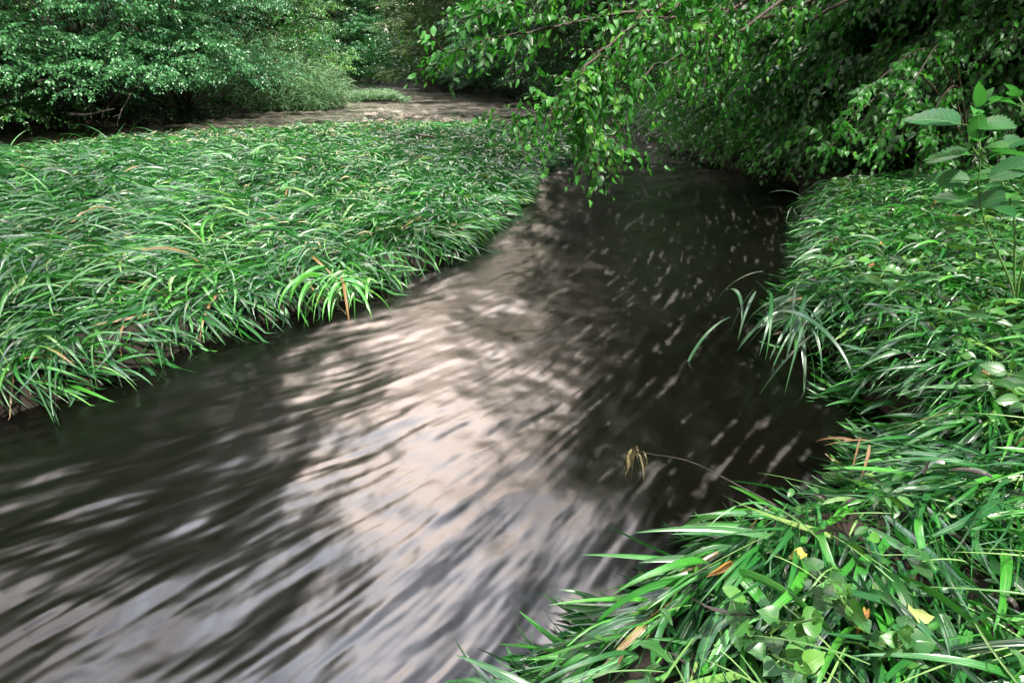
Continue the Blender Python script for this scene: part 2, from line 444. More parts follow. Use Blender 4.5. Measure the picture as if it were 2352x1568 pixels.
# ------------------------------------------------------------------ flow of the stream
FLOW = []
for u, v, u2, v2 in [(850, 197, 900, 202), (1000, 215, 1150, 238), (1250, 262, 1380, 300), (1400, 310, 1430, 380), (1430, 420, 1425, 520),
                     (1600, 420, 1590, 520), (1300, 520, 1230, 600), (1480, 600, 1440, 700), (1650, 620, 1625, 720), (1200, 680, 1050, 740),
                     (1350, 800, 1250, 930), (1600, 850, 1500, 980), (900, 780, 600, 860), (1100, 950, 850, 1080), (1400, 1050, 1230, 1230),
                     (600, 900, 250, 980), (700, 1100, 350, 1230), (1000, 1250, 700, 1480), (300, 1100, 0, 1180), (300, 1350, 0, 1530),
                     (1250, 1300, 1060, 1560), (1700, 950, 1560, 1060), (800, 270, 600, 274), (400, 300, 150, 318), (900, 250, 800, 255), (100, 980, -100, 1010)]:
    a = onz(u, v)[:2]; b = onz(u2, v2)[:2]; d = (b - a) / np.linalg.norm(b - a)
    FLOW.append((a[0], a[1], d[0], d[1]))
def flow(x, y):
    sx = np.zeros_like(x); sy = np.zeros_like(x)
    for a, b, dx, dy in FLOW:
        sc = .25 + .02 * (a * a + b * b)
        ww = 1.0 / ((x - a)**2 + (y - b)**2 + sc * .3)**1.6 * sc
        sx += ww * dx; sy += ww * dy
    n = np.sqrt(sx * sx + sy * sy) + 1e-9
    return sx / n, sy / n

# ------------------------------------------------------------------ setting: ground and water
def polar(dep, az):
    r = CAM[2] / np.tan(dep)
    A, Rr = np.meshgrid(az, r, indexing='ij')
    return Rr * np.sin(A), Rr * np.cos(A)
def grid_mesh(name, X, Y, Z, m, wrap=False, extra=None, smooth=True):
    ni, nj = X.shape
    V = np.stack([X, Y, Z], -1).reshape(-1, 3)
    i = np.arange(ni if wrap else ni - 1)[:, None]; j = np.arange(nj - 1)[None]
    k = (i + 1) % ni
    q = np.stack([i * nj + j, i * nj + j + 1, k * nj + j + 1, k * nj + j], -1).reshape(-1, 4)
    return link_mesh(name, V, q[:, ::-1].ravel(), np.full(len(q), 4), m, None, None, None, smooth, extra)
azf = np.linspace(R(-52), R(52), 620)
azc = np.linspace(R(52), R(308), 60)[1:-1]
AZ = np.concatenate([azf, azc])

m, n, o = mat('mud')
tcn = n.nodes.new("ShaderNodeTexCoord")
nz1 = n.nodes.new("ShaderNodeTexNoise"); nz1.inputs['Scale'].default_value = 9; nz1.inputs['Detail'].default_value = 8
n.links.new(tcn.outputs['Object'], nz1.inputs['Vector'])
rp = n.nodes.new("ShaderNodeValToRGB"); rp.color_ramp.elements[0].position = .3; rp.color_ramp.elements[1].position = .7
rp.color_ramp.elements[0].color = (.007, .006, .0045, 1); rp.color_ramp.elements[1].color = (.028, .021, .015, 1)
n.links.new(nz1.outputs[0], rp.inputs[0])
p = n.nodes.new("ShaderNodeBsdfPrincipled"); n.links.new(rp.outputs[0], p.inputs['Base Color']); p.inputs['Roughness'].default_value = .8; p.inputs['Specular IOR Level'].default_value = .2
b = n.nodes.new("ShaderNodeBump"); b.inputs['Strength'].default_value = .6; b.inputs['Distance'].default_value = .03
n.links.new(nz1.outputs[0], b.inputs['Height']); n.links.new(b.outputs[0], p.inputs['Normal']); n.links.new(p.outputs[0], o.inputs[0])
M_MUD = m
dep = np.concatenate([np.linspace(R(80), R(8), 200), np.linspace(R(8), R(.7), 100)[1:]])
X, Y = polar(dep, np.concatenate([np.linspace(R(-52), R(52), 300), azc]))
gr = grid_mesh('ground', X, Y, height(X, Y), M_MUD, wrap=True)
gr['kind'] = 'structure'; gr['label'] = 'dark muddy ground and stream banks under the flattened grass'

# water relief: ripples drawn out along the current
dep = np.concatenate([np.linspace(R(78), R(10), 470), np.linspace(R(10), R(.7), 190)[1:]])
X, Y = polar(dep, AZ)
def lic(X, Y, length, freq, seed, steps=14, oct=3):
    acc = np.zeros_like(X)
    for sgn in (1, -1):
        x, y = X.copy(), Y.copy(); h = length / steps
        for k in range(steps):
            if k % 3 == 0: dx, dy = flow(x, y)
            x = x + sgn * dx * h; y = y + sgn * dy * h
            acc += fbm(x * freq, y * freq, seed, oct)
    return acc / (2 * steps) - .5
DIST = np.sqrt(X**2 + Y**2)
near = np.clip(DIST / 4, .5, 6)
big = lic(X, Y, .22, 2.6, 11)
mid = lic(X, Y, .10, 9.5, 31); blot = fbm(X * 2.3 + 9, Y * 2.3, 71, 3) - .5
fine = lic(X, Y, .12, 22.0, 51, oct=2)
fx_, fy_ = flow(X, Y)
foam = lic(X, Y, .13, 42, 77, steps=14, oct=1); foam = foam / foam[DIST < 8].std()
patchy = fbm(X * 1.7, Y * 1.7, 91)
vfine = lic(X, Y, .1, 48.0, 61, oct=1, steps=10)
chop = fbm(X * 4.2, Y * 4.2, 33, 3) - .5
Z = (.03 * big + .018 * mid + .03 * blot) * (1 + sstep(4, 9, DIST)) + .010 * fine * sstep(14, 6, DIST) + .003 * vfine * sstep(5, 3, DIST) + .16 * chop * sstep(6, 12, DIST)
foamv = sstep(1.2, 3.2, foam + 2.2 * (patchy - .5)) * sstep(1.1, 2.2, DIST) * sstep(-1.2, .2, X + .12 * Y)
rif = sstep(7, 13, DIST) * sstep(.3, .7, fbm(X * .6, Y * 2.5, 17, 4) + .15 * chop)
silt_sheen = rif * (.35 + .65 * sstep(14, 22, DIST)) * sstep(-10.5, -7, X) * .8  # silt plus sky sheen painted as beige, left off where trees shade the water
m, n, o = mat('stream_water')
p = n.nodes.new("ShaderNodeBsdfPrincipled")
p.inputs['IOR'].default_value = 1.33; p.inputs['Roughness'].default_value = .21; p.inputs['Specular IOR Level'].default_value = .75
at = n.nodes.new("ShaderNodeAttribute"); at.attribute_name = 'foam'
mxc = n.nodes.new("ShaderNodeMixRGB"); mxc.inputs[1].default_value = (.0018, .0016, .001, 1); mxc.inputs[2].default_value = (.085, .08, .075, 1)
n.links.new(at.outputs['Fac'], mxc.inputs[0]); at2 = n.nodes.new("ShaderNodeAttribute"); at2.attribute_name = 'silt_sheen'
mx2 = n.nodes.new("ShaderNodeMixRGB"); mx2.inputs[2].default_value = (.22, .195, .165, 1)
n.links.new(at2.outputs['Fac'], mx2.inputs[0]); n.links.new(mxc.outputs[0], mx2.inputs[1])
n.links.new(mx2.outputs[0], p.inputs['Base Color'])
n.links.new(p.outputs[0], o.inputs[0])
M_WATER = m
wt = grid_mesh('water', X, Y, Z, M_WATER, wrap=True, extra={'foam': foamv * .5, 'silt_sheen': silt_sheen})
wt['kind'] = 'structure'; wt['label'] = 'dark brown rippled stream water sweeping round the grassy bar'

# ------------------------------------------------------------------ object helpers
def tag(o, label, cat=None, group=None, kind=None):
    o['label'] = label
    if cat: o['category'] = cat
    if group: o['group'] = group
    if kind: o['kind'] = kind
    return o
def thing(name, loc, label, cat, group=None):
    o = bpy.data.objects.new(name, None); o.location = loc; o.empty_display_size = .1
    col.objects.link(o)
    return tag(o, label, cat, group)

# ------------------------------------------------------------------ grass blades
def blades(g, B, phi, Ln, Wd, a0, a1, bend, roll, rnd, M=6, fold=.25, clear=None, floor=-.012):
    """B bases, phi heading, a0/a1 pitch at base and tip, bend sideways, roll about its own length"""
    N = len(B)
    t = (np.arange(M) + .5) / M
    pitch = a0[:, None] + (a1 - a0)[:, None] * t[None]**.8
    head = phi[:, None] + bend[:, None] * t[None]
    step = Ln[:, None] / M
    d = np.stack([np.cos(pitch) * np.cos(head), np.cos(pitch) * np.sin(head), np.sin(pitch)], -1) * step[..., None]
    P = np.concatenate([B[:, None], B[:, None] + np.cumsum(d, 1)], 1)       # N, M+1, 3
    if clear is not None:
        gz = np.maximum(hat(P[..., 0], P[..., 1]), floor) + clear[:, None] * np.linspace(0, 1, M + 1)[None]
        P[:, 1:, 2] = np.maximum(P[:, 1:, 2], gz[:, 1:])
    T = norm(np.gradient(P, axis=1))
    up = np.array([0, 0, 1.])
    S = norm(np.cross(T, up) + 1e-5)
    U = np.cross(S, T)
    tw = roll[:, None, None] + (bend * .8)[:, None, None] * np.linspace(0, 1, M + 1)[None, :, None]
    S2 = S * np.cos(tw) + U * np.sin(tw); U2 = U * np.cos(tw) - S * np.sin(tw)
    tt = np.linspace(0, 1, M + 1)
    prof = np.minimum(1, .45 + 3 * tt) * (1 - tt**2.4) ** .9 + .02
    hw = (Wd[:, None] * .5 * prof[None])[..., None]
    if fold > 0:
        V = np.stack([P - S2 * hw + U2 * hw * fold, P, P + S2 * hw + U2 * hw * fold], 2)
        c = 3; us = [-1, 0, 1]
    else:
        V = np.stack([P - S2 * hw, P + S2 * hw], 2); c = 2; us = [-1, 1]
    i = np.arange(M)[:, None]; j = np.arange(c - 1)[None]
    q = np.stack([i * c + j, i * c + j + 1, (i + 1) * c + j + 1, (i + 1) * c + j], -1).reshape(-1)
    m_ = (M + 1) * c
    loops = (q[None] + (np.arange(N) * m_)[:, None]).ravel()
    uvt = np.stack([np.tile(us, M + 1), np.repeat(tt, c)], -1)
    g.add(V.reshape(-1, 3), loops, np.full(N * M * (c - 1), 4), np.repeat(rnd, m_), np.tile(uvt, (N, 1)))
def scatter(poly, n, inset=0., box=None, maxd=None, seed=None):
    rr = np.random.default_rng(seed) if seed is not None else rng
    a = np.array(poly); x0, y0 = a.min(0); x1, y1 = a.max(0)
    if box: x0, x1, y0, y1 = box
    x = rr.uniform(x0, x1, n); y = rr.uniform(y0, y1, n)
    d = sdist(x, y, poly)
    k = d > inset
    if maxd is not None: k &= d < maxd
    return x[k], y[k], d[k]
def grad_out(x, y, poly, e=.05):
    """direction from land to water"""
    gx_ = sdist(x + e, y, poly) - sdist(x - e, y, poly); gy_ = sdist(x, y + e, poly) - sdist(x, y - e, poly)
    n_ = np.sqrt(gx_**2 + gy_**2) + 1e-9
    return -gx_ / n_, -gy_ / n_
def inview(x, y, z=0., mu=250, mv=250):
    """is the point in or near the picture"""
    dx, dy, dz = x - CAM[0], y - CAM[1], z - CAM[2]
    dep_ = dy * cp - dz * sp
    uu = CU + FPX * dx / np.maximum(dep_, .05); vv = CV - FPX * (dy * sp + dz * cp) / np.maximum(dep_, .05)
    return (dep_ > .05) & (uu > -mu) & (uu < 2352 + mu) & (vv < 1568 + mv)

# --- grass of the bar in the stream
def lay(x, y, d, poly, edge=.45, spread=.5, shore=1.0):
    fx, fy = flow(x, y); ox, oy = grad_out(x, y, poly)
    wgt = (sstep(edge, 0, d) * shore)
    hx = fx * (1 - wgt) + ox * wgt; hy = fy * (1 - wgt) + oy * wgt
    ph = np.arctan2(hy, hx)
    ph = ph + (fbm(x * .9, y * .9, 5) - .5) * 2.0 + (fbm(x * 4, y * 4, 8) - .5) * 3.0 + rng.normal(0, spread, len(x))
    return ph
g = Geo()
NI = 0
for (nn, box, wd, ln, M, fold) in [(30000, (-7, 1.6, 1.8, 5.2), (.008, .024), (.25, .62), 9, .35), (80000, (-10, 4, 5.2, 9.5), (.011, .027), (.16, .4), 6, .3), (95000, (-16, 4, 9.5, 17), (.016, .034), (.16, .36), 4, .3)]:
    x, y, d = scatter(isl, nn, .05, box)
    k = inview(x, y, 0.1)
    x, y, d = x[k], y[k], d[k]
    tuft = fbm(x * 2.2, y * 2.2, 21)
    clump = fbm(x * 7, y * 7, 22)
    dens = sstep(.44, .55, .4 * tuft + .6 * clump + .06 * sstep(.2, 1.2, d) + .1 * sstep(3.5, 7, y))
    k = rng.random(len(x)) < dens * .95 + .05
    x, y, d, tuft = x[k], y[k], d[k], tuft[k]
    tuft = .5 * tuft + .5 * fbm(x * 5, y * 5, 27)
    N = len(x); NI += N
    mh = (.02 + (.17 - .1 * sstep(6, 12, y)) * sstep(0, 1.0, d)) * (.2 + 1.6 * sstep(.35, .65, fbm(x * 3.1, y * 3.1, 25))) * rng.random(N)**.8
    B = np.stack([x, y, hat(x, y) + mh * .8], -1)
    fl = rng.random(N)
    a0 = np.where(fl < .8, rng.uniform(R(-5), R(32), N), rng.uniform(R(35), R(75), N))
    a1 = rng.uniform(R(-75), R(-5), N)
    fr = sstep(4.5, 8, y)          # further off the mat is more tangled
    ph = lay(x, y, d, isl, spread=.4)
    ph = ph + fr * rng.normal(0, 1.0, N) + (rng.random(N) < .12) * rng.normal(0, 1.2, N)
    blades(g, B, ph, rng.uniform(*ln, N) * (.65 + .35 * sstep(.05, .4, d)), rng.uniform(*wd, N), a0, a1, rng.normal(0, .6, N), rng.normal(0, .9, N),
           np.clip(np.minimum(.45 + .55 * (tuft - .5) + rng.normal(0, .22, N), .92) + (rng.random(N) < .02) * .5, 0, 1), M, fold, mh * .7 + .01)
isg = g.build('flattened_grass', M_GRASS)
tag(isg, 'flattened wet green grass combed over the low bar in mid stream', 'grass', kind='stuff')
print('island blades', NI)

# --- grass of the near bank on the right
g = Geo()
for (nn, box, wd, ln, M) in [(26000, (-1, 3.2, -.2, 2.4), (.011, .028), (.18, .42), 9), (40000, (0, 5, 2.4, 6.2), (.01, .028), (.16, .42), 7)]:
    x, y, d = scatter(rb, nn, .01, box)
    k = inview(x, y, .3)
    x, y, d = x[k], y[k], d[k]
    k = rng.random(len(x)) < .15 + .85 * sstep(.38, .56, fbm(x * 5, y * 5, 41))
    x, y, d = x[k], y[k], d[k]
    N = len(x); mh = (.02 + .1 * rng.random(N)) * (.5 + fbm(x * 3, y * 3, 43))
    B = np.stack([x, y, hat(x, y) + mh * .7], -1)
    ox, oy = grad_out(x, y, rb)
    wg = sstep(.5, 0, d) * .6
    far_ = sstep(1.6, 2.8, y)
    rr_ = np.sqrt(x * x + y * y); wg = wg * (1 - .5 * far_)
    ph = np.arctan2((-.75 * (1 - far_) - far_ * y / rr_) * (1 - wg) + oy * wg, (-.62 * (1 - far_) - far_ * x / rr_) * (1 - wg) + ox * wg)
    ph = ph + (fbm(x * 2, y * 2, 5) - .5) * 2.2 + rng.normal(0, .45, N) * (1 + .7 * far_)
    up_ = rng.random(N) < .15
    a0 = np.where(up_, rng.uniform(R(30), R(60), N), rng.uniform(R(-8), R(26), N))
    a0 = a0 + far_ * rng.uniform(0, R(40), N)
    a1 = rng.uniform(R(-70), R(-5), N) - far_ * R(12)
    blades(g, B, ph, rng.uniform(*ln, N) * (.55 + .45 * sstep(0, .35, d)), rng.uniform(*wd, N) * np.where(rng.random(N) < .3, .3, 1), a0, a1, rng.normal(0, .55, N), rng.normal(0, .9, N),
           np.clip(np.minimum(.45 + rng.normal(0, .2, N), .92) + (rng.random(N) < .025) * .5, 0, 1), M, .3, mh * .6 + .008)
bkg = g.build('bank_grass', M_GRASS)
tag(bkg, 'long trampled green grass spilling over the near right bank', 'grass', kind='stuff')

# --- broad leaved ground cover between the grass on the right bank
g = Geo(); gs = Geo()
x, y, d = scatter(rb, 17000, .1, (0, 5, .3, 6.0))
k = inview(x, y, .4) & (rng.random(len(x)) < (sstep(.4, .6, fbm(x * 1.6, y * 1.6, 61)) * .85 + .12) * (.3 + .7 * sstep(1.6, 2.4, y)))
x, y, d = x[k], y[k], d[k]; N = len(x)
for nm, cnt in (('oval', 1), ('serrated', 1)):
    kk = rng.random(N) < .4
    q = np.stack([x[kk], y[kk], hat(x[kk], y[kk]) + rng.uniform(.04, .15, kk.sum())], -1)
    n_ = len(q); a = rng.uniform(0, 6.28, n_)
    yd = np.stack([np.cos(a), np.sin(a), rng.uniform(-.5, .3, n_)], -1)
    nr = rng.normal(0, .7, (n_, 3)); nr[:, 2] += 1
    leaves(g, nm, q, yd, nr, rng.uniform(.025, .07, n_) * (1 + .5 * sstep(1.6, 2.6, q[:, 1])), np.clip(.5 + rng.normal(0, .22, n_), 0, 1), .9)
cvr = g.build('ground_cover', M_COVER)
tag(cvr, 'small broad leaved weeds growing among the right bank grass', 'weeds', kind='stuff')

g = Geo()
x, y, d = scatter(rb, 2200, .3, (-.3, 5, .3, 5.0)); k = inview(x, y, .4); x, y = x[k], y[k]; N = len(x)
B = np.stack([x, y, hat(x, y) + rng.uniform(.05, .15, N)], -1)
blades(g, B, rng.uniform(math.pi * .8, math.pi * 1.8, N), rng.uniform(.12, .34, N), rng.uniform(.003, .006, N), rng.uniform(-.1, .35, N), rng.uniform(-.8, .1, N), rng.normal(0, .25, N), rng.normal(0, .6, N), rng.random(N), 6, .9, np.full(N, .08))
stl = g.build('fallen_stalks', M_STEM)
tag(stl, 'thin pale green stalks lying across the near bank grass', 'stalks', kind='stuff')

# --- seed heads on the bar
g = Geo()
x, y, d = scatter(isl, 5000, .3, (-11, 3, 2.2, 15))
k = inview(x, y, .2); x, y = x[k], y[k]; N = len(x)
B = np.stack([x, y, hat(x, y) + rng.uniform(.05, .18, N)], -1)
ph = lay(x, y, d[k], isl, spread=.9)
blades(g, B, ph, rng.uniform(.06, .14, N), rng.uniform(.006, .011, N) * (1 + y / 12), rng.uniform(-.3, .8, N), rng.uniform(-1.2, 0, N), rng.normal(0, .5, N), rng.normal(0, .8, N), rng.random(N), 5, .8)
sh = g.build('seed_heads', M_SEED)
tag(sh, 'pale tan grass seed heads scattered through the flattened grass', 'seed heads', kind='stuff')

g = Geo()
x, y, d = scatter(isl, 900, .1, (-9, 3, 2.2, 13)); x2, y2, d2 = scatter(rb, 500, .1, (0, 4, .5, 5))
x = np.concatenate([x, x2]); y = np.concatenate([y, y2]); N = len(x)
B = np.stack([x, y, hat(x, y) + rng.uniform(.03, .15, N)], -1)
blades(g, B, rng.uniform(0, 6.28, N), rng.uniform(.04, .12, N), rng.uniform(.006, .02, N), rng.uniform(-.6, 1.2, N), rng.uniform(-1.3, .6, N), rng.normal(0, 1.2, N), rng.normal(0, 1.2, N), rng.random(N), 6, .6)
deb = g.build('rotten_debris', M_DEAD)
tag(deb, 'small blackened bits of rotten plant caught in the flattened grass', 'debris', kind='stuff')

# ------------------------------------------------------------------ trees
def tree(name, label, cat, base, height_, rad, zlow, ztop_fine, m, kind, lsize, nlobe, spl, K=14, tint=.5, seed=0,
         face=(0, -1), coarse=900, group=None, droop=.3, hang=.35, trunk_r=.12, lean=(0, 0), slen=(.5, .9), bark=None, lobe_r=(.5, 1.0), dirbias=None, stems=1):
    rr = np.random.default_rng(seed)
    bx, by = base; bz = float(height(np.array([bx]), np.array([by]))[0]) - .05
    t = thing(name, (bx, by, bz), label, cat, group)
    gt = Geo(); gb = Geo(); gl = Geo()
    top = np.array([bx + lean[0], by + lean[1], bz + height_ * .8])
    for s_ in range(stems):
        o0 = rr.normal(0, .2 * (s_ > 0), 3) * (1, 1, 0)
        tp = wander(np.array([bx, by, bz]) + o0, top + o0 * 6, 12, .025, seed=seed + 1 + s_)
        tube(gt, tp, trunk_r * (1 - .75 * np.linspace(0, 1, 12)) * (1 if s_ == 0 else .6), 8)
        if s_ == 0: tp0 = tp
    f = np.array([face[0], face[1]], float); f /= np.linalg.norm(f); fp = np.array([-f[1], f[0]])
    # lobes of the part that can be seen from near
    cs = []
    for k in range(nlobe):
        a = rr.uniform(-1.9, 1.9); rho = rad * rr.uniform(.45, 1.0)
        h = rr.uniform(zlow, ztop_fine)
        q = np.array([bx, by]) + f * math.cos(a) * rho + fp * math.sin(a) * rho
        cs.append([q[0], q[1], h])
    cs = np.array(cs)
    P = []; D = []
    for c in cs:
        lr = rr.uniform(*lobe_r)
        dd = norm(rr.normal(0, 1, (spl, 3))); dd[:, 2] = np.abs(dd[:, 2]) * .8 - .15
        dd = norm(dd)
        P.append(c + dd * lr * np.array([1, 1, .55]) * rr.uniform(.35, 1, (spl, 1)))
        d2 = dd.copy(); d2[:, :2] += f * .5; d2[:, 2] *= .35
        if dirbias is not None: d2 = d2 + np.array(dirbias)
        D.append(d2)
        i0 = int(np.clip((c[2] - bz) / (height_ * .8) * 12 - 1, 0, 10))
        br = wander(tp0[i0], c, 8, .06, -.06, seed=int(rr.integers(1e6)))
        tube(gb, br, trunk_r * .28 * (1 - .8 * np.linspace(0, 1, 8)), 5)
    P = np.concatenate(P); D = np.concatenate(D)
    sprays(gl, gb, kind, P, D, rr.uniform(*slen, len(P)), K, lsize, droop, hang, tint, .3, rr, twig=lsize * .04)
    # upper crown
    if coarse:
        coarse = int(coarse * 2)
        c = norm(rr.normal(0, 1, (60, 3))) * rr.uniform(.3, 1, (60, 1)) * np.array([rad * 1.25, rad * 1.25, (height_ - ztop_fine) * .5]) + np.array([bx + lean[0], by + lean[1], (height_ + ztop_fine) * .5 + .6])
        q = c[rr.integers(0, 60, coarse)] + rr.normal(0, .42, (coarse, 3)) * rad * .42
        q[:, 2] = np.maximum(q[:, 2], ztop_fine * .9)
        yd = rr.normal(0, 1, (coarse, 3)); yd[:, 2] -= .4
        nr = rr.normal(0, .6, (coarse, 3)); nr[:, 2] += 1
        leaves(gl, 'far', q, yd, nr, rr.uniform(.28, .55, coarse), np.clip(tint + rr.normal(0, .15, coarse), 0, 1), 1.3)
        for j in range(10):
            br = wander(tp0[rr.integers(4, 11)], c[j], 7, .05, seed=int(rr.integers(1e6)))
            tube(gb, br, trunk_r * .35 * (1 - .8 * np.linspace(0, 1, 7)), 5)
    gt.build('trunk', bark or M_BARK, t); gb.build('branches', bark or M_BARK, t); gl.build('crown', m, t, smooth=True)
    return t
def at_base(u, Y):   # plan position seen at picture column u, distance Y
    q = aty(u, 300, Y); return (q[0], Y)

LB = 'trees along the far left bank'
tree('bank_tree', 'leafy green tree at the left edge, lowest boughs near the water', 'tree', at_base(-60, 14.6), 19, 2.6, .2, 3.6, M_TREE, 'mid', .085, 48, 34, 14, .62, 101, (.5, -1), 1700, LB, lobe_r=(.4, .8))
tree('bank_tree', 'large pale mint leaved tree overhanging the dark left shore', 'tree', at_base(250, 15.9), 21, 3.1, .9, 4.0, M_COOL, 'mid', .095, 56, 36, 14, .78, 102, (.3, -1), 2000, LB)
tree('bank_tree', 'dark green tree between the pale mint tree and the thin trunk', 'tree', at_base(440, 17.9), 18, 2.9, .8, 4.4, M_COOL, 'mid', .09, 54, 34, 14, .45, 103, (.2, -1), 1900, LB)
tree('bank_tree', 'tree with a thin dark trunk rising above the tall reeds', 'tree', at_base(590, 23.5), 15, 3.0, 1.0, 5.2, M_TREE, 'mid', .1, 50, 32, 14, .42, 104, (.3, -1), 1500, LB, trunk_r=.16)
tree('bank_tree', 'yellow green tree behind the tip of the reed clump', 'tree', at_base(625, 30), 15, 4.0, .5, 6.0, M_TREE, 'mid', .12, 60, 36, 14, .82, 105, (.5, -1), 1500, LB)
BG = 'trees closing the view upstream'
tree('background_tree', 'hazy blue green tree at the end of the stream', 'tree', at_base(790, 55), 18, 5.2, .6, 8.2, M_COOL, 'far', .19, 80, 36, 14, .6, 106, (0, -1), 1500, BG, lobe_r=(.8, 1.4), slen=(.7, 1.3))
tree('background_tree', 'dark low tree over the vanishing point of the water', 'tree', at_base(870, 58), 16, 5.5, .3, 7.5, M_TREE, 'far', .2, 80, 34, 14, .4, 107, (0, -1), 1500, BG, lobe_r=(.8, 1.4), slen=(.7, 1.3))
tree('background_tree', 'olive glossy leaved tree leaning over the far right shore', 'tree', at_base(1085, 37), 16, 4.3, .5, 6.8, M_OLIVE, 'far', .14, 80, 40, 16, .6, 108, (-.8, -1), 1500, BG, lobe_r=(.7, 1.2), slen=(.6, 1.1), lean=(-1.5, 0))
tree('background_tree', 'grey green tree right of the olive tree', 'tree', at_base(1240, 28), 15, 3.8, .4, 5.6, M_COOL, 'far', .13, 70, 38, 16, .5, 109, (-.8, -1), 1700, BG, lobe_r=(.6, 1.1), slen=(.5, 1.0))
RB = 'shrubs along the right bank'
tree('bank_shrub', 'dark shrub at the waterline behind the hanging branch', 'shrub', at_base(1370, 23), 9, 2.9, .3, 4.6, M_TREE, 'mid', .1, 52, 34, 14, .5, 110, (-1, -.8), 1200, RB)
tree('bank_shrub', 'shrub above the grassy right shore just beyond the hanging branch', 'shrub', at_base(1710, 17.2), 9, 2.6, 1.2, 4.0, M_TREE, 'mid', .095, 50, 36, 14, .55, 111, (-1, -.7), 1200, RB)
DB = (-.8, -.25, -.75)
tree('bank_shrub', 'bright leaved shrub where the shore turns towards the bend', 'shrub', at_base(1800, 12.4), 8, 2.3, 1.0, 3.4, M_MUL, 'mid', .1, 52, 38, 13, .5, 112, (-1, -.6), 1200, RB, dirbias=DB, hang=.6)
tree('bank_shrub', 'dense glossy shrub hanging over the dark hollow in the bank', 'shrub', at_base(1900, 10.2), 8, 2.3, .35, 3.2, M_MUL, 'mid', .1, 60, 40, 13, .42, 113, (-1, -.7), 1200, RB, dirbias=DB, hang=.6)
tree('bank_shrub', 'shadowy shrub behind the right bank grass', 'shrub', at_base(2080, 8.2), 8, 2.3, .35, 2.9, M_MUL, 'mid', .1, 58, 40, 13, .36, 114, (-.8, -1), 1200, RB, dirbias=DB, hang=.6)
tree('bank_shrub', 'darkest shrub in the upper right corner behind the broad leaved sapling', 'shrub', at_base(2380, 7.3), 8, 2.3, .5, 2.8, M_MUL, 'mid', .1, 52, 40, 13, .3, 115, (-.7, -1), 1200, RB, dirbias=DB, hang=.6)

